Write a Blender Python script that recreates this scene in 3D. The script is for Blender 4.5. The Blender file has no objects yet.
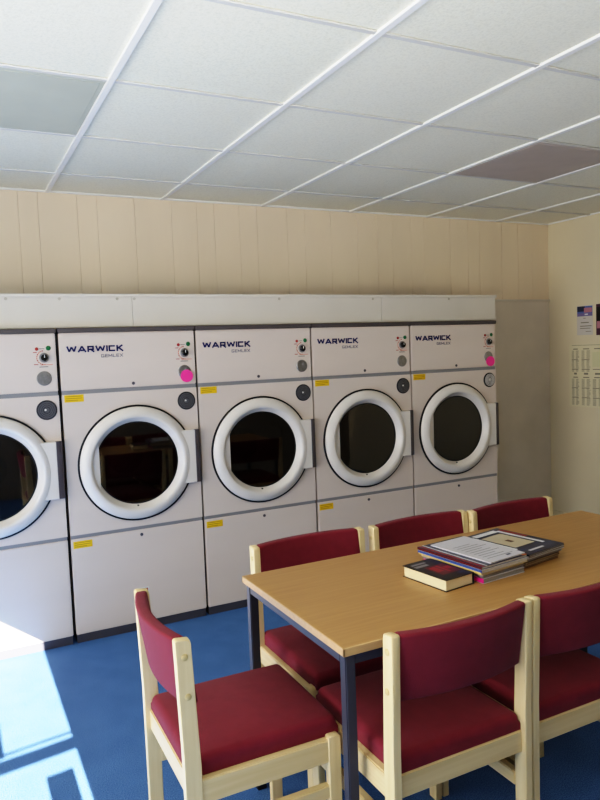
import bpy, bmesh, math, random
from mathutils import Vector, Matrix
random.seed(7)
PI = math.pi
sc = bpy.context.scene
C = sc.collection

# ------------------------------------------------------------------ materials
def nt(name):
    m = bpy.data.materials.new(name); m.use_nodes = True
    return m, m.node_tree.nodes, m.node_tree.links, m.node_tree.nodes['Principled BSDF']

def lin(c):
    return tuple((v / 12.92 if v <= .04045 else ((v + .055) / 1.055) ** 2.4) for v in (x / 255 for x in c)) + (1,)

def mat(name, rgb, rough=.5, metal=0, spec=.5, var=0.0, scale=8, bump=0.0, bscale=60, stretch=(1, 1, 1), sheen=0, coat=0):
    """plain paint / fabric / plastic with an optional procedural tone variation and bump"""
    m, n, l, b = nt(name)
    col = lin(rgb)
    b.inputs['Base Color'].default_value = col
    b.inputs['Roughness'].default_value = rough
    b.inputs['Metallic'].default_value = metal
    b.inputs['Specular IOR Level'].default_value = spec
    if sheen:
        b.inputs['Sheen Weight'].default_value = sheen
        b.inputs['Sheen Roughness'].default_value = .5
    if coat: b.inputs['Coat Weight'].default_value = coat
    tc = n.new('ShaderNodeTexCoord'); mp = n.new('ShaderNodeMapping')
    mp.inputs['Scale'].default_value = stretch
    l.new(tc.outputs['Object'], mp.inputs['Vector'])
    if var:
        no = n.new('ShaderNodeTexNoise'); no.inputs['Scale'].default_value = scale
        no.inputs['Detail'].default_value = 6
        l.new(mp.outputs['Vector'], no.inputs['Vector'])
        mx = n.new('ShaderNodeMix'); mx.data_type = 'RGBA'
        mx.inputs[6].default_value = tuple(c * (1 - var) for c in col[:3]) + (1,)
        mx.inputs[7].default_value = tuple(min(1, c * (1 + var)) for c in col[:3]) + (1,)
        rp = n.new('ShaderNodeMapRange'); rp.inputs['From Min'].default_value = .3; rp.inputs['From Max'].default_value = .7
        l.new(no.outputs['Fac'], rp.inputs['Value'])
        l.new(rp.outputs['Result'], mx.inputs[0]); l.new(mx.outputs[2], b.inputs['Base Color'])
    if bump:
        nb = n.new('ShaderNodeTexNoise'); nb.inputs['Scale'].default_value = bscale
        nb.inputs['Detail'].default_value = 4
        l.new(mp.outputs['Vector'], nb.inputs['Vector'])
        bp = n.new('ShaderNodeBump'); bp.inputs['Strength'].default_value = bump; bp.inputs['Distance'].default_value = .004
        l.new(nb.outputs['Fac'], bp.inputs['Height']); l.new(bp.outputs['Normal'], b.inputs['Normal'])
    return m

def carpet_mat():
    m, n, l, b = nt('blue_carpet')
    tc = n.new('ShaderNodeTexCoord')
    a = n.new('ShaderNodeTexNoise'); a.inputs['Scale'].default_value = 260; a.inputs['Detail'].default_value = 2
    c = n.new('ShaderNodeTexNoise'); c.inputs['Scale'].default_value = 7; c.inputs['Detail'].default_value = 5
    for x in (a, c): l.new(tc.outputs['Object'], x.inputs['Vector'])
    r = n.new('ShaderNodeValToRGB')
    r.color_ramp.elements[0].position = .32; r.color_ramp.elements[0].color = lin((52, 90, 146))
    r.color_ramp.elements[1].position = .70; r.color_ramp.elements[1].color = lin((104, 142, 194))
    l.new(a.outputs['Fac'], r.inputs['Fac'])
    mx = n.new('ShaderNodeMix'); mx.data_type = 'RGBA'; mx.blend_type = 'MULTIPLY'; mx.inputs[0].default_value = .35
    r2 = n.new('ShaderNodeValToRGB')
    r2.color_ramp.elements[0].position = .35; r2.color_ramp.elements[0].color = (.6, .62, .66, 1)
    r2.color_ramp.elements[1].position = .65; r2.color_ramp.elements[1].color = (1, 1, 1, 1)
    l.new(c.outputs['Fac'], r2.inputs['Fac'])
    l.new(r.outputs['Color'], mx.inputs[6]); l.new(r2.outputs['Color'], mx.inputs[7])
    l.new(mx.outputs[2], b.inputs['Base Color'])
    b.inputs['Roughness'].default_value = .95; b.inputs['Specular IOR Level'].default_value = .15
    bp = n.new('ShaderNodeBump'); bp.inputs['Strength'].default_value = .6; bp.inputs['Distance'].default_value = .004
    l.new(a.outputs['Fac'], bp.inputs['Height']); l.new(bp.outputs['Normal'], b.inputs['Normal'])
    return m

def wood_mat(name, c1, c2, along='x', rough=.35, scale=3.0, coat=0):
    """straight grained veneer: noise stretched along one axis"""
    m, n, l, b = nt(name)
    tc = n.new('ShaderNodeTexCoord'); mp = n.new('ShaderNodeMapping')
    s = {'x': (1.2, 26, 26), 'y': (26, 1.2, 26), 'z': (26, 26, 1.2)}[along]
    mp.inputs['Scale'].default_value = s
    l.new(tc.outputs['Object'], mp.inputs['Vector'])
    no = n.new('ShaderNodeTexNoise'); no.inputs['Scale'].default_value = scale; no.inputs['Detail'].default_value = 8
    no.inputs['Distortion'].default_value = .4
    l.new(mp.outputs['Vector'], no.inputs['Vector'])
    r = n.new('ShaderNodeValToRGB')
    r.color_ramp.elements[0].position = .3; r.color_ramp.elements[0].color = lin(c1)
    r.color_ramp.elements[1].position = .7; r.color_ramp.elements[1].color = lin(c2)
    l.new(no.outputs['Fac'], r.inputs['Fac']); l.new(r.outputs['Color'], b.inputs['Base Color'])
    b.inputs['Roughness'].default_value = rough; b.inputs['Specular IOR Level'].default_value = .4
    if coat: b.inputs['Coat Weight'].default_value = coat
    return m

def tile_mat():
    m, n, l, b = nt('ceiling_tile')
    tc = n.new('ShaderNodeTexCoord')
    no = n.new('ShaderNodeTexNoise'); no.inputs['Scale'].default_value = 120; no.inputs['Detail'].default_value = 3
    l.new(tc.outputs['Object'], no.inputs['Vector'])
    r = n.new('ShaderNodeValToRGB')
    r.color_ramp.elements[0].position = .3; r.color_ramp.elements[0].color = lin((222, 218, 198))
    r.color_ramp.elements[1].position = .55; r.color_ramp.elements[1].color = lin((232, 228, 208))
    l.new(no.outputs['Fac'], r.inputs['Fac'])
    # small brown water stain on one tile
    vm = n.new('ShaderNodeVectorMath'); vm.operation = 'SUBTRACT'; vm.inputs[1].default_value = STAIN
    l.new(tc.outputs['Object'], vm.inputs[0])
    ln = n.new('ShaderNodeVectorMath'); ln.operation = 'LENGTH'; l.new(vm.outputs['Vector'], ln.inputs[0])
    mr = n.new('ShaderNodeMapRange'); mr.inputs['From Min'].default_value = .012; mr.inputs['From Max'].default_value = .05
    mr.inputs['To Min'].default_value = .7; mr.inputs['To Max'].default_value = 0
    l.new(ln.outputs['Value'], mr.inputs['Value'])
    mx = n.new('ShaderNodeMix'); mx.data_type = 'RGBA'; mx.inputs[7].default_value = lin((170, 150, 115))
    l.new(mr.outputs['Result'], mx.inputs[0]); l.new(r.outputs['Color'], mx.inputs[6])
    l.new(mx.outputs[2], b.inputs['Base Color'])
    b.inputs['Roughness'].default_value = .9; b.inputs['Specular IOR Level'].default_value = .2
    bp = n.new('ShaderNodeBump'); bp.inputs['Strength'].default_value = .25; bp.inputs['Distance'].default_value = .003
    l.new(no.outputs['Fac'], bp.inputs['Height']); l.new(bp.outputs['Normal'], b.inputs['Normal'])
    return m

def glass_mat():
    m = bpy.data.materials.new('smoked_door_glass'); m.use_nodes = True
    n, l = m.node_tree.nodes, m.node_tree.links
    n.remove(n['Principled BSDF']); out = n['Material Output']
    tr = n.new('ShaderNodeBsdfTransparent'); tr.inputs['Color'].default_value = (.5, .46, .44, 1)
    gl = n.new('ShaderNodeBsdfGlossy'); gl.inputs['Roughness'].default_value = .03; gl.inputs['Color'].default_value = (.8, .8, .8, 1)
    fr = n.new('ShaderNodeFresnel'); fr.inputs['IOR'].default_value = 1.9
    mx = n.new('ShaderNodeMixShader')
    l.new(fr.outputs['Fac'], mx.inputs['Fac']); l.new(tr.outputs[0], mx.inputs[1]); l.new(gl.outputs[0], mx.inputs[2])
    l.new(mx.outputs[0], out.inputs['Surface'])
    return m

S = .72
STAIN = (2.15, -1.18, 2.397)
M = {}
M['carpet'] = carpet_mat()
M['tile'] = tile_mat()
M['tbar'] = mat('ceiling_grid_bar', (232, 230, 224), .45)
M['tbar_row_shaded'] = mat('ceiling_cross_bar_shaded', (206, 203, 195), .5)  # darker than the other bars: shade on the row bars put into the colour
M['panel_grey'] = mat('grey_diffuser', (182, 184, 168), .5, var=.05, scale=5)
M['panel_brown'] = mat('brown_grey_diffuser', (182, 169, 159), .5, var=.06, scale=6)
M['panelling'] = mat('cream_wall_boarding', (230, 211, 182), .55, var=.05, scale=2.5, bump=.08, bscale=40, stretch=(1, 1, .3))
M['groove'] = mat('boarding_groove', (208, 188, 152), .7)
M['fascia'] = mat('off_white_fascia', (216, 207, 192), .5, var=.03, scale=3)
M['greyboard'] = mat('grey_wall_board', (218, 206, 188), .6, var=.06, scale=4, bump=.1, bscale=90)
M['cream_wall'] = mat('cream_painted_wall', (216, 202, 170), .7, var=.04, scale=2, bump=.08, bscale=80)
M['plain_wall'] = mat('plain_wall', (130, 120, 106), .7)
M['frame_white'] = mat('white_window_frame', (225, 225, 222), .4)
M['screw'] = mat('screw_head', (190, 180, 160), .4)
# dryers
M['enamel'] = mat('white_enamel', (221, 205, 191), .32, var=.025, scale=3, bump=.02, bscale=12, stretch=(.4, 1, 2))
M['door_white'] = mat('white_door_moulding', (228, 219, 207), .28, var=.015, scale=4)
M['dark_trim'] = mat('dark_grey_trim', (88, 80, 82), .5)
M['cap'] = mat('dark_brown_grey_cap', (84, 76, 75), .5, var=.08, scale=6)
M['strip'] = mat('grey_trim_strip', (138, 136, 136), .4)
M['plinth'] = mat('plinth_grey', (72, 70, 78), .6)
M['black'] = mat('black_rubber', (16, 15, 16), .5)
M['void'] = mat('dark_gap', (22, 18, 18), .8)
M['glass'] = glass_mat()
M['drum'] = mat('drum_metal', (92, 88, 88), .45, metal=.6)
M['drum_hole'] = mat('drum_back', (38, 34, 34), .6)
M['chrome'] = mat('dull_chrome', (150, 146, 142), .35, metal=.75, var=.12, scale=60)
M['vent_grey'] = mat('vent_grey', (92, 90, 92), .45, metal=.2)
M['vent_dark'] = mat('vent_slot', (52, 50, 52), .6)
M['vent_pale'] = mat('vent_pale', (188, 182, 176), .4)
M['knob'] = mat('black_knob', (14, 13, 14), .25)
M['red_lamp'] = mat('red_lamp', (170, 52, 44), .3)
M['green_lamp'] = mat('green_lamp', (22, 104, 60), .3)
M['orange_print'] = mat('orange_print', (214, 120, 92), .6)
M['red_print'] = mat('red_print', (176, 64, 56), .6)
M['dark_print'] = mat('dark_print', (70, 62, 66), .6)
M['navy_print'] = mat('navy_lettering', (22, 24, 84), .5)
M['grey_print'] = mat('grey_lettering', (112, 108, 124), .5)
M['yellow'] = mat('yellow_sticker', (236, 188, 20), .55)
M['yellow_ink'] = mat('sticker_ink', (150, 116, 20), .6)
M['pink'] = mat('pink_sticker', (255, 62, 150), .6)
M['red_label'] = mat('red_label', (160, 74, 66), .6)
M['white_label'] = mat('white_label', (226, 222, 214), .6)
# furniture
M['veneer'] = wood_mat('table_veneer', (170, 126, 74), (182, 138, 84), 'x', .38)
M['edge'] = wood_mat('table_lipping', (186, 148, 98), (200, 162, 110), 'x', .45)
M['steel'] = mat('dark_blue_grey_steel', (62, 62, 72), .45, spec=.35, var=.05, scale=20)
M['beech'] = wood_mat('pale_beech', (218, 191, 138), (233, 210, 158), 'z', .42, 2.0)
M['beech_x'] = wood_mat('pale_beech_rail', (216, 188, 134), (231, 206, 154), 'x', .42, 2.0)
M['beech_y'] = wood_mat('pale_beech_cross_rail', (216, 188, 134), (231, 206, 154), 'y', .42, 2.0)
M['fabric'] = mat('maroon_upholstery', (118, 36, 48), .85, spec=.2, var=.07, scale=30, bump=.35, bscale=500, sheen=.08)
M['bolt'] = mat('wooden_bolt_cap', (206, 180, 122), .45)
# paper
M['pages'] = mat('page_edges', (196, 190, 178), .8, var=.2, scale=40, stretch=(.5, .5, 40))
M['pages_grey'] = mat('grey_page_edges', (150, 146, 140), .8, var=.25, scale=40, stretch=(.5, .5, 40))
M['pages_brown'] = mat('brown_page_edges', (150, 128, 100), .8, var=.25, scale=40, stretch=(.5, .5, 40))
M['pages_cream'] = mat('cream_page_edges', (232, 214, 172), .8, var=.1, scale=60, stretch=(.5, .5, 60))
def ink(k, rgb, r=.35): M[k] = mat(k, rgb, r)
ink('ink_black', (26, 22, 24)); ink('ink_red', (150, 26, 34)); ink('ink_maroon', (92, 24, 30)); ink('ink_white', (222, 220, 218))
ink('ink_blue', (52, 78, 150)); ink('ink_navy', (40, 46, 70)); ink('ink_yellow', (226, 196, 108)); ink('ink_magenta', (226, 40, 136))
ink('ink_grey', (128, 124, 126)); ink('ink_beige', (196, 180, 150)); ink('ink_pale', (206, 202, 206)); ink('ink_brown', (96, 60, 40))
ink('ink_lilac', (120, 108, 150), .6); ink('ink_pinkish', (176, 120, 130), .6); ink('ink_sky', (86, 104, 160), .6); ink('ink_plum', (74, 44, 62), .6)
ink('paper', (200, 192, 182), .7); ink('paper_green', (218, 207, 172), .7); ink('ink_text', (132, 126, 110), .8); ink('ink_green', (208, 202, 162), .7)
ink('ink_orange', (214, 120, 60))

# ------------------------------------------------------------------ mesh tools
class MB:
    """collects shapes; build() links them as ONE mesh object"""
    def __init__(s): s.bm = bmesh.new(); s.mats = []
    def mi(s, m):
        if m not in s.mats: s.mats.append(m)
        return s.mats.index(m)
    def _merge(s, b2, m):
        me = bpy.data.meshes.new('t'); b2.to_mesh(me); b2.free()
        k = len(s.bm.faces); s.bm.from_mesh(me); bpy.data.meshes.remove(me)
        s.bm.faces.ensure_lookup_table(); i = s.mi(m)
        for f in s.bm.faces[k:]: f.material_index = i
    def box(s, lo, hi, m, bev=0, seg=2):
        b = bmesh.new()
        bmesh.ops.create_cube(b, size=1)
        lo, hi = Vector(lo), Vector(hi)
        for v in b.verts: v.co = Vector(((v.co.x + .5) * (hi.x - lo.x) + lo.x, (v.co.y + .5) * (hi.y - lo.y) + lo.y, (v.co.z + .5) * (hi.z - lo.z) + lo.z))
        if bev: bmesh.ops.bevel(b, geom=b.edges[:], offset=bev, segments=seg, affect='EDGES', clamp_overlap=True)
        s._merge(b, m); return s
    def prism(s, pts, axis, a, b_, m, bev=0):
        """polygon pts in the plane across axis, extruded from a to b_"""
        b = bmesh.new()
        def P(p, t):
            return {'x': (t, p[0], p[1]), 'y': (p[0], t, p[1]), 'z': (p[0], p[1], t)}[axis]
        v0 = [b.verts.new(P(p, a)) for p in pts]; v1 = [b.verts.new(P(p, b_)) for p in pts]
        n = len(pts); b.faces.new(v0); b.faces.new(v1[::-1])
        for i in range(n): b.faces.new((v0[i], v1[i], v1[(i + 1) % n], v0[(i + 1) % n]))
        bmesh.ops.recalc_face_normals(b, faces=b.faces[:])
        if bev: bmesh.ops.bevel(b, geom=b.edges[:], offset=bev, segments=1, affect='EDGES', clamp_overlap=True)
        s._merge(b, m); return s
    def lathe_y(s, cx, cz, prof, m, n=64, close=True, a0=0, a1=2 * PI):
        """profile (r, y) turned about an axis parallel to y through (cx, cz)"""
        b = bmesh.new(); full = abs(a1 - a0 - 2 * PI) < 1e-6
        rings = []
        for i in range(n if full else n + 1):
            t = a0 + (a1 - a0) * i / n
            rings.append([b.verts.new((cx + r * math.cos(t), y, cz + r * math.sin(t))) for r, y in prof])
        k = len(prof)
        for i in range(n):
            A, B = rings[i], rings[(i + 1) % len(rings)]
            for j in range(k if close else k - 1):
                j2 = (j + 1) % k
                b.faces.new((A[j], B[j], B[j2], A[j2]))
        bmesh.ops.remove_doubles(b, verts=b.verts[:], dist=1e-6)
        bmesh.ops.recalc_face_normals(b, faces=b.faces[:])
        s._merge(b, m); return s
    def disc_y(s, cx, cz, r, y0, y1, m, n=40, bev=0):
        b = bmesh.new()
        pr = [(0, y0), (r, y0), (r, y1 + bev), (max(0, r - bev), y1), (0, y1)] if bev else [(0, y0), (r, y0), (r, y1), (0, y1)]
        b.free(); return s.lathe_y(cx, cz, pr, m, n, close=False)
    def rounded(s, lo, hi, r, m, nx=6, ny=6, nz=2, seg=4, fn=None, rb=None):
        """rounded box with subdivided faces, optional deform function"""
        lo, hi = Vector(lo), Vector(hi); b = bmesh.new()
        def ax(l, h, n):
            c = [l + r * (1 - math.cos(i / seg * PI / 2)) for i in range(seg)]
            mid = [l + r + (h - l - 2 * r) * i / n for i in range(n + 1)]
            return c + mid + [l + h - x for x in c[::-1]]
        X, Y, Z = ax(lo.x, hi.x, nx), ax(lo.y, hi.y, ny), ax(lo.z, hi.z, nz)
        vs = {}
        def V(x, y, z):
            k = (round(x, 6), round(y, 6), round(z, 6))
            if k not in vs:
                p = Vector((x, y, z)); e = r if rb is None or z > (lo.z + hi.z) / 2 else rb
                q = Vector((min(max(x, lo.x + e), hi.x - e), min(max(y, lo.y + e), hi.y - e), min(max(z, lo.z + e), hi.z - e)))
                d = p - q
                if d.length > 1e-9: p = q + d.normalized() * e
                vs[k] = b.verts.new(fn(p) if fn else p)
            return vs[k]
        def face(A, B, f):
            for i in range(len(A) - 1):
                for j in range(len(B) - 1):
                    q = (f(A[i], B[j]), f(A[i + 1], B[j]), f(A[i + 1], B[j + 1]), f(A[i], B[j + 1]))
                    if len(set(q)) == 4: b.faces.new(q)
        for z in (lo.z, hi.z): face(X, Y, lambda p, q: V(p, q, z))
        for y in (lo.y, hi.y): face(X, Z, lambda p, q: V(p, y, q))
        for x in (lo.x, hi.x): face(Y, Z, lambda p, q: V(x, p, q))
        bmesh.ops.recalc_face_normals(b, faces=b.faces[:])
        s._merge(b, m); return s
    def quad(s, pts, m):
        b = bmesh.new(); b.faces.new([b.verts.new(p) for p in pts]); s._merge(b, m); return s
    def stroke_y(s, pts, w, y0, y1, m):
        """thick polyline in the xz plane, extruded y0..y1, mitre-ish ends"""
        for (x0, z0), (x1, z1) in zip(pts, pts[1:]):
            d = Vector((x1 - x0, z1 - z0)); L = d.length; d /= L; nn = Vector((-d.y, d.x)) * w / 2
            e = d * w * .0
            a = Vector((x0, z0)) - e; c = Vector((x1, z1)) + e
            s.prism([tuple(a + nn), tuple(a - nn), tuple(c - nn), tuple(c + nn)], 'y', y0, y1, m)
        return s
    def build(s, name, parent=None, smooth=True, angle=40):
        me = bpy.data.meshes.new(name)
        s.bm.to_mesh(me); s.bm.free()
        for m in s.mats: me.materials.append(M[m] if isinstance(m, str) else m)
        if smooth:
            for p in me.polygons: p.use_smooth = True
            try: me.set_sharp_from_angle(angle=math.radians(angle))
            except Exception: pass
        o = bpy.data.objects.new(name, me); C.objects.link(o)
        if parent: o.parent = parent
        return o

def thing(name, label, cat, loc=(0, 0, 0), rz=0, group=None):
    o = bpy.data.objects.new(name, None); C.objects.link(o); o.empty_display_size = .1
    o.location = loc; o.rotation_euler = (0, 0, rz)
    return tag(o, label, cat, group)
def tag(o, label, cat, group=None):
    o['label'] = label; o['category'] = cat
    if group: o['group'] = group
    return o
def struct(mb, name, parent=None, **k):
    o = mb.build(name, parent, **k)
    if not parent: o['kind'] = 'structure'
    return o
def dup(root, label, loc, rz, group):
    r = root.copy(); C.objects.link(r); r.location = loc; r.rotation_euler = (0, 0, rz)
    tag(r, label, root['category'], group)
    for ch in list(root.children):
        c = ch.copy(); C.objects.link(c); c.parent = r
        for g in list(ch.children):
            d = g.copy(); C.objects.link(d); d.parent = c
    return r

# ------------------------------------------------------------------ the room
XL, XR, YB, ZC = -2.5, 3.853, .447, 2.405
YF = -5.2
struct(MB().box((XL - .1, YF, -.06), (XR + .1, YB + .1, 0), 'carpet'), 'floor')

# suspended ceiling: tiles, each slightly recessed between the grid bars
GX, GY, OX, OY = .651, .639, .049, .032
ce = MB()
def ywall(x): return -4.3 + (x + .165) * .16
ce.prism([(XL - .1, ywall(XL - .1)), (XR + .1, ywall(XR + .1)), (XR + .1, YB + .1), (XL - .1, YB + .1)], 'z', ZC, ZC + .06, 'tile')
struct(ce, 'ceiling')
xs = [OX + i * GX for i in range(-5, 6)]
ys = [OY - j * GY for j in range(0, 9)]
tb = MB()
for x in xs:
    if XL < x < XR: tb.box((x - .0125, ywall(x) + .01, ZC - .010), (x + .0125, YB, ZC), 'tbar', .002, 1)
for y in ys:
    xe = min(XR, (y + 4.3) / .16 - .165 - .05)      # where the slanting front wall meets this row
    if xe > XL + .3: tb.box((XL, y - .0105, ZC - .007), (xe, y + .0105, ZC), 'tbar_row_shaded', .002, 1)
tb.box((XL, YB - .02, ZC - .008), (XR, YB, ZC), 'tbar')
tb.box((XR - .02, ywall(XR) + .02, ZC - .008), (XR, YB, ZC), 'tbar')
struct(tb, 'trim_1')
for k, (i, nm, lab) in enumerate(((-1, 'panel_grey', 'pale grey light panel set in the white ceiling grid at upper left'),
                                  (3, 'panel_brown', 'dark brownish grey light panel in the white ceiling grid at right'))):
    x0 = OX + i * GX; y1 = OY - 1 * GY
    p = MB().box((x0 + .0135, y1 - GY + .012, ZC - .006), (x0 + GX - .0135, y1 - .012, ZC - .0005), nm, .002, 1)
    p.box((x0 + .03, y1 - GY + .03, ZC - .0075), (x0 + GX - .03, y1 - .03, ZC - .005), nm, .001, 1)
    tag(p.build('ceiling_light'), lab, 'ceiling light')

# back wall: irregular vertical boarding above, grey board below
gr = [-.106, -.003, .206, .315, .531, .752, .91, 1.023, 1.19, 1.31, 1.524, 1.653, 1.85, 2.059, 2.223, 2.349, 2.509, 2.624, 2.861, 3.03, 3.14, 3.36, 3.53, 3.68]
x = -.106
while x > XL: x -= random.choice((.11, .17, .21, .24)); gr.insert(0, x)
gr = [g for g in gr if g > XL + .02]
wb = MB()
wb.box((XL - .1, YB + .012, 0), (XR + .1, YB + .1, ZC), 'groove')
edges = [XL - .1] + gr + [XR + .05]
for a, b in zip(edges, edges[1:]):
    wb.box((a + .0005, YB, 1.79), (b - .0005, YB + .02, ZC), 'panelling', .0014, 1)
wb.box((2.9, YB - .004, 0), (XR + .02, YB + .015, 1.795), 'greyboard')
struct(wb, 'wall_back')
tr = MB().box((2.905, YB - .018, 1.793), (XR, YB + .004, 1.806), 'fascia', .003, 1)
struct(tr, 'trim_4')
# fascia above the dryers, flush with their fronts
fs = MB()
for a, b in ((-1.6, -.42), (-.418, .386), (.388, 1.96), (1.962, 2.903)):
    fs.box((a, .03, 1.632), (b, .05, 1.79), 'fascia', .001, 1)
fs.box((2.886, .045, 0), (2.903, YB - .002, 1.79), 'fascia')
struct(fs, 'trim_2')
bt = MB().box((-1.6, .018, 1.786), (2.910, .06, 1.803), 'fascia', .003, 2)
for xx in (-.30, -.23, .02, .31, .40, 1.25, 1.9, 2.5):
    bt.disc_y(xx, 1.778, .0075, .03, .026, 'screw', 12, .002)
struct(bt, 'trim_3')

struct(MB().box((XR, YF, 0), (XR + .1, YB + .1, ZC), 'cream_wall'), 'wall_right')
struct(MB().box((XR - .012, -4.2, 0), (XR, YB - .02, .09), 'cream_wall', .003, 1), 'baseboard_right')
# left wall with its big shop window
LW = (-3.3, -.7, .55, 2.15)
wl = MB()
wl.box((XL - .1, YF, 0), (XL, LW[0], ZC), 'plain_wall'); wl.box((XL - .1, LW[1], 0), (XL, YB + .1, ZC), 'plain_wall')
wl.box((XL - .1, LW[0], 0), (XL, LW[1], LW[2]), 'plain_wall'); wl.box((XL - .1, LW[0], LW[3]), (XL, LW[1], ZC), 'plain_wall')
struct(wl, 'wall_left')
wf = MB()
for y in (LW[0], -2.1, LW[1] - .05): wf.box((XL - .07, y, LW[2]), (XL - .02, y + .05, LW[3]), 'frame_white', .004, 1)
for z in (LW[2], LW[3] - .05): wf.box((XL - .068, LW[0], z), (XL - .022, LW[1], z + .05), 'frame_white', .004, 1)
struct(wf, 'window_2')
# front wall (behind the camera), turned a few degrees, with the glazed opening the sun comes through
TH = math.atan(.16)
def front(mb, name):
    o = struct(mb, name); o.location = (-.165, -4.3, 0); o.rotation_euler = (0, 0, TH); return o
W0, W1 = -1.75, 0.0
f = MB()
f.box((-2.36, -.1, 0), (W0, 0, ZC), 'plain_wall'); f.box((W1, -.1, 0), (4.2, 0, ZC), 'plain_wall')
f.box((W0, -.1, 2.28), (W1, 0, ZC), 'plain_wall'); f.box((W0, -.1, 0), (W1, 0, .12), 'plain_wall')
f.prism([(0.01, 2.045), (.01, 2.30), (-.30, 2.30)], 'y', -.02, -.002, 'plain_wall')  # unseen corner piece added to give the sun patch its slanted edge
front(f, 'wall_front')
g = MB()
g.box((W0, -.02, 1.549), (0, -.004, 1.586), 'frame_white'); g.box((W0, -.016, 1.604), (0, -.008, 1.609), 'frame_white')
g.box((W0, -.02, .12), (0, -.004, .2), 'frame_white')
g.box((-.127, -.02, .12), (-.033, -.004, 1.489), 'frame_white')
g.box((-.36, -.02, 1.60), (-.252, -.004, 1.725), 'frame_white')  # unseen block added to throw a small dark patch into the sunlight
g.box((-.36, -.02, .12), (-.30, -.004, 1.43), 'frame_white')
for u in (-.95, W0): g.box((u, -.02, .12), (u + .05, -.004, 2.28), 'frame_white')
front(g, 'window_1')

# ------------------------------------------------------------------ tumble dryers
DW = .72
CX, CZ = .363, .910
def letters(mb, x, z, h, w, y0, y1, m):
    T = w
    def at(px, pz): return (x + px * h, z + pz * h)
    t = T / h / 2
    L = {
        'W': (1.55, [[(.08, 1), (.40, 0 + t)], [(.40, t), (.775, 1 - t)], [(.775, 1 - t), (1.15, t)], [(1.15, t), (1.47, 1)]]),
        'A': (1.35, [[(.08, 0), (.62, 1 - t)], [(.72, 1 - t), (1.27, 0)], [(.42, .30), (.95, .30)], [(.5, 1 - t), (.84, 1 - t)]]),
        'R': (1.12, [[(t, 0), (t, 1)], [(0, 1 - t), (1.05, 1 - t)], [(1.05 - t, 1), (1.05 - t, .36)], [(t, .42), (1.05, .42)], [(.5, .42), (1.08, 0)]]),
        'I': (.22, [[(t, 0), (t, 1)]]),
        'C': (1.1, [[(0, 1 - t), (1.05, 1 - t)], [(t, 1), (t, 0)], [(0, t), (1.05, t)]]),
        'K': (1.15, [[(t, 0), (t, 1)], [(t, .42), (1.02, 1)], [(.40, .55), (1.1, 0)]]),
        'G': (1.0, [[(0, 1 - t), (.95, 1 - t)], [(t, 1), (t, 0)], [(0, t), (.95, t)], [(.95 - t, 0), (.95 - t, .5)], [(.5, .45), (.95, .45)]]),
        'E': (.9, [[(t, 0), (t, 1)], [(0, 1 - t), (.85, 1 - t)], [(0, .5), (.8, .5)], [(0, t), (.85, t)]]),
        'M': (1.2, [[(t, 0), (t, 1)], [(t, 1 - t), (.58, .3)], [(.58, .3), (1.15 - t, 1 - t)], [(1.15 - t, 0), (1.15 - t, 1)]]),
        'L': (.9, [[(t, 0), (t, 1)], [(0, t), (.85, t)]]),
        'X': (1.05, [[(.05, 0), (1, 1)], [(.05, 1), (1, 0)]]),
    }
    def run(word):
        nonlocal x
        for ch in word:
            wd, st = L[ch]
            for s_ in st: mb.stroke_y([at(*p) for p in s_], T, y0, y1, m)
            x += (wd + .17) * h
    return run

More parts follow.
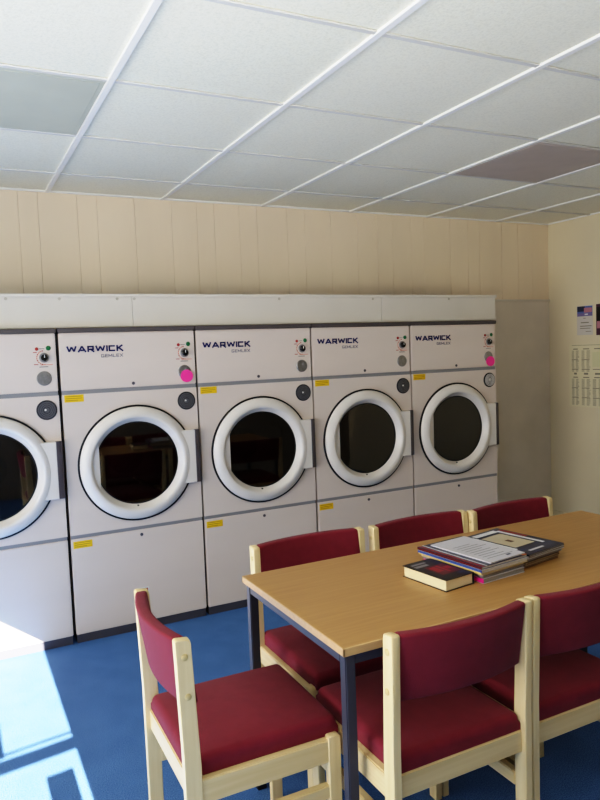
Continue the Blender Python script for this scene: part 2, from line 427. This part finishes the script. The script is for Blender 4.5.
def make_dryer(label, loc, pink=None, vent_pale=False, low_label=False, low_sticker=True, cx=.366):
    CX = cx
    t = thing('tumble_dryer', label, 'tumble dryer', loc, 0, 'row of white tumble dryers')
    W = DW - .011
    # cabinet: an open box, so that the drum can be seen through the door glass
    c = MB()
    c.box((.002, .014, .05), (.012, .40, 1.60), 'enamel'); c.box((W - .012, .014, .05), (W - .002, .40, 1.60), 'enamel')
    c.box((.002, .39, .05), (W - .002, .40, 1.60), 'enamel'); c.box((.002, .014, 1.59), (W - .002, .40, 1.602), 'enamel')
    c.box((.002, .014, .05), (W - .002, .40, .06), 'enamel')
    c.build('cabinet', t)
    cp = MB().box((0, 0, 1.312), (W, .016, 1.604), 'enamel', .004).build('control_panel', t)
    lp = MB().box((0, 0, .045), (W, .016, .549), 'enamel', .004).build('lower_panel', t)
    # door panel with a round hole
    b = MB(); n = 72; R0 = .285; z0, z1 = .567, 1.292; bm = b.bm; i_ = b.mi('enamel')
    ang = [2 * PI * k / n for k in range(n)]
    for cx_, cz_ in ((0, z0), (W, z0), (W, z1), (0, z1)): ang.append(math.atan2(cz_ - CZ, cx_ - CX) % (2 * PI))
    ang = sorted(set(ang)); inner, outer, innerb, outerb = [], [], [], []
    for a in ang:
        dx, dz = math.cos(a), math.sin(a)
        ts = []
        if dx > 1e-9: ts.append((W - CX) / dx)
        if dx < -1e-9: ts.append((0 - CX) / dx)
        if dz > 1e-9: ts.append((z1 - CZ) / dz)
        if dz < -1e-9: ts.append((z0 - CZ) / dz)
        tt = min(ts)
        inner.append(bm.verts.new((CX + dx * R0, 0, CZ + dz * R0))); outer.append(bm.verts.new((CX + dx * tt, 0, CZ + dz * tt)))
        innerb.append(bm.verts.new((CX + dx * R0, .016, CZ + dz * R0))); outerb.append(bm.verts.new((CX + dx * tt, .016, CZ + dz * tt)))
    k = len(ang)
    for q in range(k):
        r = (q + 1) % k
        bm.faces.new((inner[q], outer[q], outer[r], inner[r])); bm.faces.new((innerb[q], innerb[r], outerb[r], outerb[q]))
        bm.faces.new((outer[q], outerb[q], outerb[r], outer[r])); bm.faces.new((inner[q], inner[r], innerb[r], innerb[q]))
    bmesh.ops.recalc_face_normals(bm, faces=bm.faces[:])
    dp = b.build('door_panel', t, angle=30)
    MB().box((.002, .004, 1.291), (W - .002, .016, 1.313), 'strip').build('trim_strip', t)
    MB().box((.002, .004, .548), (W - .002, .016, .568), 'strip').build('trim_strip', t)
    MB().box((-.004, -.012, 1.604), (W + .004, .41, 1.628), 'cap', .004).build('top_cap', t)
    MB().box((.004, .006, 0), (W - .004, .40, .05), 'plinth').build('plinth', t)
    MB().box((W + .001, .02, .05), (DW - .001, .035, 1.6), 'void').build('gap_shade_strip', t)  # added strip, its dark colour stands for shade in the open gap
    # drum behind the glass
    d = MB().lathe_y(CX, CZ, [(.272, .012), (.272, .30), (0, .30)], 'drum', 48, close=False)
    for a in (.5, .5 + 2 * PI / 3, .5 + 4 * PI / 3):
        d.prism([(CX + math.cos(a - .12) * .272, CZ + math.sin(a - .12) * .272), (CX + math.cos(a) * .215, CZ + math.sin(a) * .215),
                 (CX + math.cos(a + .12) * .272, CZ + math.sin(a + .12) * .272)], 'y', .05, .295, 'drum_hole')
    d.disc_y(CX, CZ, .10, .298, .29, 'drum_hole', 32)
    d.build('drum', t)
    # door: white moulded ring, hinge plate, glass, handle
    g_ = MB().lathe_y(CX, CZ, [(.293, .002), (.293, -.008), (.309, -.008), (.309, .002)], 'black', 96).build('door_gasket', t)
    prof = [(.288, .004), (.2985, -.002), (.2995, -.010), (.297, -.017), (.288, -.026), (.272, -.035), (.258, -.039), (.249, -.0385), (.243, -.034),
            (.239, -.026), (.229, -.010), (.2205, .000), (.217, .004), (.217, .010), (.28, .010)]
    dr = MB().lathe_y(CX, CZ, prof, 'door_white', 96)
    # hinge plate closing the left of the bore
    R2, ch = .240, -.200
    a0 = math.acos(-ch / R2); pts = []
    for q in range(17):
        a = PI - a0 + 2 * a0 * q / 16; pts.append((CX + R2 * math.cos(a), CZ + R2 * math.sin(a)))
    dr.prism(pts, 'y', -.016, -.003, 'door_white', .0015)
    dr.disc_y(CX - .012, CZ - .2285, .005, -.004, -.0135, 'black', 10)
    door = dr.build('door', t, angle=35)
    MB().disc_y(CX, CZ, .2185, .0005, -.0005, 'glass', 72).build('door_glass', door)
    MB().lathe_y(CX, CZ, [(.2135, -.0005), (.2135, -.0025), (.2200, -.0025), (.2200, -.0005)], 'black', 72).build('glass_seal', door)
    h = MB()
    h.prism([(.560, 1.062), (.679, 1.062), (.679, .772), (.560, .772), (.596, .84), (.607, .91), (.596, .99)], 'y', -.031, -.004, 'door_white', .003)
    h.build('handle', door, angle=30)
    MB().prism([(.678, -.033), (.704, -.028), (.713, -.004), (.678, -.004)], 'z', .772, 1.062, 'dark_trim', .002).build('handle_grip', door, angle=30)
    # controls
    kx, kz = .651, 1.484
    k_ = MB().disc_y(kx, kz, .024, .001, -.004, 'chrome', 32, .002)
    k_.disc_y(kx, kz, .0165, -.003, -.020, 'knob', 28, .003)
    k_.box((kx - .0015, -.0215, kz), (kx + .0015, -.0195, kz + .014), 'white_label')
    k_.build('timer_knob', t)
    pr = MB()
    for q in range(11):
        a = math.radians(95 + q * 17); pr.lathe_y(kx, kz, [(.032, .001), (.032, -.0008), (.037, -.0008), (.037, .001)], 'orange_print' if q % 3 else 'red_print', 3, True, a, a + .22)
    pr.box((.600, -.0008, 1.509), (.618, .001, 1.513), 'red_print'); pr.box((.602, -.0008, 1.449), (.622, .001, 1.453), 'red_print')
    pr.box((.632, -.0008, 1.447), (.690, .001, 1.450), 'orange_print'); pr.box((.626, -.0008, 1.437), (.668, .001, 1.440), 'dark_print')
    pr.box((.630, -.0008, 1.5275), (.655, .001, 1.530), 'dark_print')
    pr.build('dial_markings', cp)
    MB().disc_y(.618, 1.528, .0085, .001, -.005, 'red_lamp', 20, .003).build('red_lamp', t)
    MB().disc_y(.673, 1.531, .012, .001, -.006, 'green_lamp', 20, .004).build('green_lamp', t)
    cs = MB().disc_y(.645, 1.381, .036, .001, -.006, 'chrome', 36, .003)
    cs.disc_y(.655, 1.39, .009, -.005, -.009, 'chrome', 16, .002)
    cs.build('coin_slot', t)
    v = MB()
    v.disc_y(.648, 1.222, .050, .001, -.006, 'vent_dark' if not vent_pale else 'black', 40, .003)
    for r_ in ((.042, .036), (.033, .027), (.024, .018)):
        v.lathe_y(.648, 1.222, [(r_[0], -.005), (r_[0], -.009), (r_[1], -.009), (r_[1], -.005)], 'vent_pale' if vent_pale else 'vent_grey', 40)
    v.disc_y(.648, 1.222, .014, -.005, -.010, 'vent_pale' if vent_pale else 'vent_grey', 24, .002)
    v.disc_y(.641, 1.224, .0045, -.009, -.012, 'white_label', 12)
    v.build('round_vent', dp)
    MB().disc_y(.364, 1.333, .0085, .001, -.005, 'dark_trim', 16, .002).build('lock', cp)
    MB().disc_y(.364, .521, .0085, .001, -.005, 'dark_trim', 16, .002).build('lock', lp)
    for z_, par in ((1.253, dp), (.498, lp))[:2 if low_sticker else 1]:
        s_ = MB().box((.011, -.0012, z_), (.106, .001, z_ + .037), 'yellow')
        for q in range(3): s_.box((.018, -.0016, z_ + .008 + q * .010), (.098 - .02 * (q == 0), -.001, z_ + .0105 + q * .010), 'yellow_ink')
        s_.build('warning_sticker', par)
    lt = MB(); letters(lt, .036, 1.505, .0315, .0082, -.0022, .001, 'navy_print')('WARWICK')
    lt.build('brand_lettering', cp, smooth=False)
    lt = MB(); letters(lt, .206, 1.475, .0165, .0030, -.0016, .001, 'grey_print')('GEMLEX')
    lt.build('model_lettering', cp, smooth=False)
    if pink:
        p_ = MB().disc_y(pink[0], pink[1], pink[2], -.004, -.0125, 'pink', 32)
        o = p_.build('pink_sticker', t); o['label'] = 'round bright pink sticker over the coin slot'
    if low_label:
        s_ = MB().box((.318, -.0012, .165), (.388, .001, .232), 'white_label'); s_.box((.324, -.0016, .192), (.382, -.001, .226), 'red_label')
        s_.build('instruction_label', lp)
    return t

make_dryer('leftmost white tumble dryer, cut off by the photo edge, sunlight at its foot', (-DW - .004, 0, 0))
make_dryer('white tumble dryer second from left, pink sticker below its knob, behind the end chair', (0, 0, 0), pink=(.655, 1.357, .034), low_label=True, cx=.364)
make_dryer('middle white tumble dryer of five, behind the near left corner of the table', (DW, 0, 0))
make_dryer('white tumble dryer fourth from left with plain coin slot, left of the rightmost dryer', (2 * DW, 0, 0), cx=.361)
make_dryer('rightmost white tumble dryer with pink sticker, beside the grey wall board', (3 * DW, 0, 0), pink=(.655, 1.350, .034), vent_pale=True, low_sticker=False, cx=.354)

# ------------------------------------------------------------------ table
TX0, TX1, TY0, TY1, TZ = .325, 1.922, -2.207, -1.541, .73
tcx, tcy = (TX0 + TX1) / 2, (TY0 + TY1) / 2
hx, hy = (TX1 - TX0) / 2, (TY1 - TY0) / 2
t = thing('dining_table', 'rectangular table with pale wood veneer top and dark steel legs', 'table', (tcx, tcy, 0))
top = MB().box((-hx + .004, -hy + .004, TZ - .022), (hx - .004, hy - .004, TZ), 'veneer', .001, 1).build('tabletop', t)
e = MB()
e.box((-hx, -hy, TZ - .022), (hx, -hy + .005, TZ - .0003), 'edge', .001, 1); e.box((-hx, hy - .005, TZ - .022), (hx, hy, TZ - .0003), 'edge', .001, 1)
e.box((-hx, -hy, TZ - .022), (-hx + .005, hy, TZ - .0003), 'edge', .001, 1); e.box((hx - .005, -hy, TZ - .022), (hx, hy, TZ - .0003), 'edge', .001, 1)
e.build('edge_lipping', top)
I = .010; LG = .030
for sx in (-1, 1):
    for sy in (-1, 1):
        x0 = sx * (hx - I - LG / 2); y0 = sy * (hy - I - LG / 2)
        lg = MB().box((x0 - LG / 2, y0 - LG / 2, .008), (x0 + LG / 2, y0 + LG / 2, TZ - .022), 'steel', .003)
        lo = lg.build('leg', t)
        MB().box((x0 - LG / 2 - .001, y0 - LG / 2 - .001, 0), (x0 + LG / 2 + .001, y0 + LG / 2 + .001, .018), 'black', .002).build('foot_cap', lo)
fr = MB()
for sy in (-1, 1): fr.box((-hx + I + LG, sy * (hy - I - .013) - .012, TZ - .052), (hx - I - LG, sy * (hy - I - .013) + .012, TZ - .022), 'steel', .002)
for sx in (-1, 1): fr.box((sx * (hx - I - .013) - .012, -hy + I + LG, TZ - .052), (sx * (hx - I - .013) + .012, hy - I - LG, TZ - .022), 'steel', .002)
fr.build('frame', t)

# ------------------------------------------------------------------ chairs (facing local +x, origin on the floor under the seat)
CD, CWD = .432, .450     # depth, width
def make_chair(label, loc, rz, group):
    t = thing('dining_chair', label, 'chair', loc, rz, group)
    xr = -CD / 2; xf = CD / 2; yo = CWD / 2; th = .024
    for s in (-1, 1):
        a, b = sorted((s * yo, s * (yo - th)))
        p = MB().prism([(xr, 0), (xr + .040, 0), (xr + .042, .46), (xr + .030, .775), (xr + .027, .786), (xr - .006, .790), (xr - .011, .786), (xr - .002, .5)],
                       'y', a, b, 'beech', .002)
        leg = p.build('leg', t)
        for z, xx in ((.745, .012), (.645, .016)):
            bb = MB(); cx = xr + xx
            # round cap lying against the outer side of the post
            bb.lathe_y(cx, z, [(0, s * (yo - .002)), (.0085, s * (yo - .002)), (.0085, s * (yo + .0015)), (.006, s * (yo + .003)), (0, s * (yo + .003))], 'bolt', 16, close=False)
            bb.build('bolt_cap', leg)
        MB().prism([(xf - .037, 0), (xf, 0), (xf, .427), (xf - .005, .433), (xf - .033, .433), (xf - .037, .429)], 'y', a, b, 'beech', .002).build('leg', t)
        ra, rb = sorted((s * (yo - .004), s * (yo - .028)))
        MB().box((xr + .038, ra, .360), (xf - .034, rb, .424), 'beech_x', .003).build('side_rail', t)
        MB().box((xr + .038, ra, .258), (xf - .034, rb, .296), 'beech_x', .003).build('stretcher', t)
    MB().box((xr + .012, -yo + th - .001, .366), (xr + .032, yo - th + .001, .428), 'beech_y', .003).build('rear_rail', t)
    MB().box((xf - .030, -yo + th - .001, .360), (xf - .012, yo - th + .001, .416), 'beech_y', .003).build('front_rail', t)
    def dome(p):
        u = (p.x - (xr + .02 + xf + .012) / 2) / (CD / 2); v = p.y / (yo - .018)
        if p.z > .446: p = Vector((p.x, p.y, p.z + .010 * max(0, 1 - u * u) * max(0, 1 - v * v)))
        return p
    MB().rounded((xr + .016, -yo + .022, .4235), (xf + .006, yo - .022, .473), .021, 'fabric', 8, 8, 1, 5, dome, .004).build('seat', t)
    def bow(p):
        v = p.y / (yo - th)
        k = max(0, 1 - v * v)
        lean = .014 - (p.z - .61) / .18 * .029
        return Vector((p.x - .030 * k + lean, p.y, p.z))
    MB().rounded((xr + .003, -yo + th - .001, .610), (xr + .037, yo - th + .001, .789), .009, 'fabric', 1, 14, 5, 4, bow).build('backrest', t)
    return t
GL = 'wooden chairs with maroon seats around the table'
# (x, y) of the seat centre and heading
L = (-.050 + CD / 2, -1.862, 0)
c0 = make_chair('lone maroon padded chair at the left end of the table, its back towards the aisle', (L[0], L[1], 0), -.012, GL)
c0.scale = (1, .958, 1)
def put(x0, rear, facing, lab, skew=0, sy=1, sz=1):
    x = x0 + CWD * sy / 2
    y = rear + facing * CD / 2
    r = dup(c0, lab, (x, y, 0), facing * PI / 2 + skew, GL); r.scale = (1, sy, sz)
    return r
put(.388, -2.318, 1, 'maroon padded chair seen whole from behind, at the near side of the table')
put(.846, -2.314, 1, 'maroon padded chair seen from behind, cut off by the right photo edge')
put(.428, -1.374, -1, 'maroon chair tucked under the far side, leftmost of the three facing the camera', 0, 1.04, .982)
put(.930, -1.384, -1, 'maroon chair at the far side of the table, middle one of the three there', .0, 1.04, .982)
put(1.408, -1.405, -1, 'maroon chair at the far side of the table, rightmost of three, nearest the cream wall', .02, 1.04, .982)

# ------------------------------------------------------------------ books and magazines on the table
def sheet_thing(name, label, cat, cx, cy, z, w, l, h, rz, cover, pages, art=(), spine=None, group=None, over=.0015, spine_side='x-', bend=0):
    """a book or magazine: page block + covers; art = coloured patches (x0,y0,x1,y1,material) in 0..1 on the front cover"""
    t = thing(name, label, cat, (cx, cy, z), rz, group)
    ct = min(.002, h * .12)
    MB().box((-w / 2 + over, -l / 2 + over, ct), (w / 2 - over, l / 2 - over, h - ct), pages, 0).build('pages', t)
    c = MB()
    c.box((-w / 2, -l / 2, 0), (w / 2, l / 2, ct), cover, 0); c.box((-w / 2, -l / 2, h - ct), (w / 2, l / 2, h), cover, 0)
    if spine_side == 'x-': c.box((-w / 2, -l / 2, 0), (-w / 2 + .0012, l / 2, h), spine or cover)
    elif spine_side == 'x+': c.box((w / 2 - .0012, -l / 2, 0), (w / 2, l / 2, h), spine or cover)
    elif spine_side == 'y-': c.box((-w / 2, -l / 2, 0), (w / 2, -l / 2 + .0012, h), spine or cover)
    c.build('cover', t, smooth=False)
    if art:
        a = MB()
        for k, (x0, y0, x1, y1, m) in enumerate(art):
            zz = h + .0002 + .00008 * k
            a.quad([(-w / 2 + x0 * w, -l / 2 + y0 * l, zz), (-w / 2 + x1 * w, -l / 2 + y0 * l, zz), (-w / 2 + x1 * w, -l / 2 + y1 * l, zz), (-w / 2 + x0 * w, -l / 2 + y1 * l, zz)], m)
        a.build('cover_print', t, smooth=False)
    return t
random.seed(3)
sheet_thing('book', 'thick book with black and red cover lying left of the magazines', 'book', .838, -1.926, TZ, .122, .192, .036, math.radians(7),
            'ink_black', 'pages_cream', over=.004, spine_side='x+',
            art=[(.10, .72, .55, .80, 'ink_grey'), (.12, .84, .62, .90, 'ink_grey'), (.25, .22, .92, .66, 'ink_maroon'), (.32, .36, .52, .60, 'ink_red'), (.58, .28, .66, .62, 'ink_red'), (.70, .40, .88, .52, 'ink_red'), (.66, .10, .9, .18, 'ink_navy')])
G1, G2 = 'magazines in the left stack on the table', 'magazines in the right stack on the table'
z = TZ
lines = [(.14, .12 + .07 * q, .86 - .12 * (q % 3), .135 + .07 * q, 'ink_grey') for q in range(9)]
left = [  # w, l, h, dx, dy, rot, cover, pages, spine, side, art, label
    (.188, .272, .017, -.004, 0, 5, 'ink_pale', 'pages_grey', 'ink_magenta', 'x-', (), 'bottom magazine of the left stack, with a bright magenta spine'),
    (.190, .272, .008, -.003, .004, 6, 'ink_grey', 'pages_grey', None, 'x-', (), 'grey magazine just above the magenta spined one in the left stack'),
    (.194, .274, .007, -.006, .004, 6, 'ink_beige', 'pages', None, 'x-', (), 'beige edged magazine third up in the left stack'),
    (.212, .285, .006, -.006, .002, 5, 'ink_yellow', 'pages', 'ink_yellow', 'x-', (), 'yellow edged magazine sticking out at the left stack middle'),
    (.212, .285, .009, -.010, .000, 6, 'ink_pale', 'pages', 'ink_blue', 'x-', (), 'blue and white spined magazine beneath the dark red one in the left stack'),
    (.212, .288, .008, -.008, .004, 6, 'ink_navy', 'pages', 'ink_maroon', 'x-', [(.03, .0, .07, 1, 'ink_red'), (.10, .0, .13, 1, 'ink_pale'), (.3, .78, .62, .97, 'ink_brown'), (.55, .86, .95, 1, 'ink_black'), (.9, 0, 1, .8, 'ink_orange')], 'dark magazine with a red edge second from the top of the left stack'),
    (.165, .262, .004, .014, .000, 7, 'ink_pale', 'pages', 'ink_pale', 'x-', lines + [(.6, .06, .72, .10, 'ink_navy')], 'pale printed leaflet lying on top of the left magazine stack'),
]
for w, l, h, dx, dy, r, cv, pg, sp, side, art, lab in left:
    sheet_thing('magazine', lab, 'magazine', 1.016 + dx, -1.890 + dy, z, w, l, h, math.radians(r), cv, pg, art=art, spine=sp, spine_side=side, group=G1); z += h + .0004
z = TZ
top_art = [(.03, .04, .97, .16, 'ink_navy'), (.18, .28, .72, .80, 'ink_beige'), (.40, .46, .50, .56, 'ink_brown'), (.06, .22, .14, .9, 'ink_white'), (.78, .2, .86, .9, 'ink_white'), (.18, .86, .80, .95, 'ink_white'), (.88, .5, .96, .92, 'ink_red'), (.2, .08, .6, .12, 'ink_pale')]
right = [
    (.186, .262, .009, .000, .004, 8, 'ink_brown', 'pages_brown', None, 'x-', (), 'brown edged magazine at the bottom of the right stack'),
    (.186, .262, .008, .002, .000, 9, 'ink_beige', 'pages_brown', None, 'x-', (), 'tan edged magazine second from the bottom of the right stack'),
    (.190, .266, .008, .000, .004, 8, 'ink_brown', 'pages_grey', None, 'x-', (), 'dark brown magazine in the middle of the right stack'),
    (.194, .270, .009, .002, -.004, 9, 'ink_grey', 'pages_grey', None, 'x-', (), 'grey edged magazine just above the brown ones in the right stack'),
    (.198, .276, .008, .004, -.006, 9, 'ink_pale', 'pages_grey', None, 'x-', (), 'pale magazine second from the top of the right stack'),
    (.200, .280, .006, .004, -.004, 10, 'ink_navy', 'pages_grey', 'ink_navy', 'x-', top_art, 'navy and white magazine with a beige picture on top of the right stack'),
]
for w, l, h, dx, dy, r, cv, pg, sp, side, art, lab in right:
    sheet_thing('magazine', lab, 'magazine', 1.215 + dx, -1.852 + dy, z, w, l, h, math.radians(r), cv, pg, art=art, spine=sp, spine_side=side, group=G2); z += h + .0004

# ------------------------------------------------------------------ papers on the right wall
def wall_sheet(name, label, cat, y_left, y_right, z0, z1, base, marks):
    """flat sheet on the right wall; marks in 0..1 from its left top corner"""
    xx = XR
    m = MB().box((xx - .0012, y_right, z0), (xx + .0003, y_left, z1), base)
    def P(u, v): return y_left + (y_right - y_left) * u, z1 + (z0 - z1) * v
    for k, (u0, v0, u1, v1, mt) in enumerate(marks):
        (ya, za), (yb, zb) = P(u0, v0), P(u1, v1); q = xx - .0015 - .00008 * (k % 30)
        m.quad([(q, ya, za), (q, ya, zb), (q, yb, zb), (q, yb, za)], mt)
    o = m.build(name, smooth=False); return tag(o, label, cat)
mk = [(.02, .02, .98, .36, 'ink_sky'), (.02, .02, .5, .20, 'ink_navy'), (.45, .08, .95, .24, 'ink_pinkish'), (.02, .26, .98, .36, 'ink_lilac'), (.5, .28, .7, .32, 'ink_white')]
mk += [(.4, .42, .56, .44, 'ink_text'), (.25, .56, .75, .595, 'ink_text'), (.2, .68, .92, .71, 'ink_text'), (.2, .76, .85, .785, 'ink_text'), (.55, .87, .9, .89, 'ink_text')]
wall_sheet('leaflet', 'small white leaflet with a blue and pink picture strip on the right wall', 'leaflet', .166, .018, 1.508, 1.732, 'paper', mk)
mk = [(.02, .10, .30, .55, 'ink_black'), (.3, .05, .98, .4, 'ink_lilac'), (.05, .55, .98, .78, 'ink_pinkish'), (.02, .8, .98, .98, 'ink_plum')]
wall_sheet('poster', 'dark plum poster on the right wall at the photo edge', 'poster', -.012, -.165, 1.503, 1.735, 'ink_plum', mk)
mk = [(.06, .015, .96, .022, 'ink_text')]
cols = [(.06, .22), (.27, .46), (.50, .72), (.76, .95)]
for ci, (u0, u1) in enumerate(cols):
    if ci == 2: mk.append((u0, .13, u1, .36, 'ink_green'))
    for (va, vb) in ((.07, .44), (.52, .97)):
        mk.append((u0 + .03, va, u1 - .03, va + .016, 'ink_text'))
        v = va + .035
        q = 0
        while v < vb:
            q += 1
            if q % 9 == 0: mk.append((u0, v, u1 - .02, v + .012, 'ink_text'))
            elif ci != 2 or v > .5:
                w_ = u1 - u0
                mk.append((u0, v, u0 + w_ * .32, v + .007, 'ink_text')); mk.append((u0 + w_ * .55, v, u1 - random.random() * .03, v + .007, 'ink_text'))
            v += .017
    mk.append((u0 + .05, .455, u1 - .05, .485, 'ink_text'))
wall_sheet('notice', 'large pale notice printed with columns of small text, low on the right wall', 'notice', .245, -.20, .955, 1.44, 'paper_green', mk)

# ------------------------------------------------------------------ light
def area(name, loc, rot, sx, sy, power, col, spread=180):
    d = bpy.data.lights.new(name, 'AREA'); d.spread = math.radians(spread); d.shape = 'RECTANGLE'; d.size = sx; d.size_y = sy; d.energy = power; d.color = col
    o = bpy.data.objects.new(name, d); C.objects.link(o); o.location = loc; o.rotation_euler = rot; return o
wy, wz = (LW[0] + LW[1]) / 2, (LW[2] + LW[3]) / 2
area('window_daylight', (XL - .08, wy, wz), (0, -PI / 2, 0), LW[3] - LW[2], LW[1] - LW[0], 66, (1, .975, .94), 115)
area('ceiling_fill_left', (XL - .10, wy, wz), (0, -PI / 2 - math.radians(30), 0), LW[3] - LW[2], LW[1] - LW[0], 14, (1, .97, .90))  # extra lamp aimed upward, added to brighten the ceiling
fx, fy = -.165 - .9 * math.cos(TH), -4.3 - .9 * math.sin(TH)
area('front_window_daylight', (fx, fy - .12, 1.25), (PI / 2, 0, TH), 1.6, 2.0, 4, (.92, .96, 1))
area('ceiling_fill_front', (fx, fy - .05, .95), (PI / 2 + math.radians(46), 0, TH - .75), 1.6, 1.0, 54, (1, .975, .90), 95)  # added lamp, tilted up with narrow spread to lift the ceiling alone
sd = bpy.data.lights.new('sun', 'SUN'); sd.energy = 72; sd.angle = math.radians(.22); sd.color = (1, .97, .92)
so = bpy.data.objects.new('sun', sd); C.objects.link(so)
el = math.atan(.4663)
dirv = Vector((0, math.cos(el), -math.sin(el)))
so.rotation_euler = dirv.to_track_quat('-Z', 'Y').to_euler(); so.location = (-1, -7, 4)
w = bpy.data.worlds.new('sky'); sc.world = w; w.use_nodes = True
w.node_tree.nodes['Background'].inputs[0].default_value = (.74, .85, 1, 1)
w.node_tree.nodes['Background'].inputs[1].default_value = .3

# ------------------------------------------------------------------ camera
fl, yaw, pitch, roll = 692.3688, .4677, -.0715, -.0376
fwd = Vector((math.sin(yaw) * math.cos(pitch), math.cos(yaw) * math.cos(pitch), math.sin(pitch)))
r0 = Vector((math.cos(yaw), -math.sin(yaw), 0)); u0 = r0.cross(fwd)
rv = math.cos(roll) * r0 + math.sin(roll) * u0; uv = -math.sin(roll) * r0 + math.cos(roll) * u0
cd = bpy.data.cameras.new('camera'); cd.sensor_fit = 'HORIZONTAL'; cd.sensor_width = 36; cd.lens = fl / 600 * 36; cd.clip_start = .02
co = bpy.data.objects.new('camera', cd); C.objects.link(co)
mtx = Matrix((rv, uv, -fwd)).transposed().to_4x4(); mtx.translation = Vector((-.5024, -3.6581, 1.4727))
co.matrix_world = mtx
sc.camera = co
vs = sc.view_settings
vs.view_transform = 'Standard'; vs.look = 'None'; vs.exposure = -.04
# film-like response: a little toe and a soft shoulder
vs.use_curve_mapping = True
cm = vs.curve_mapping; cv = cm.curves[3]
for px, py in ((.03, .015), (.10, .080), (.35, .34), (.70, .62)): cv.points.new(px, py)
cv.points[-1].location = (1.0, .80)
cm.clip_max_x = 3; cm.clip_max_y = 1; cm.use_clip = False
cv.points.new(2.2, 1.0)
cm.update()
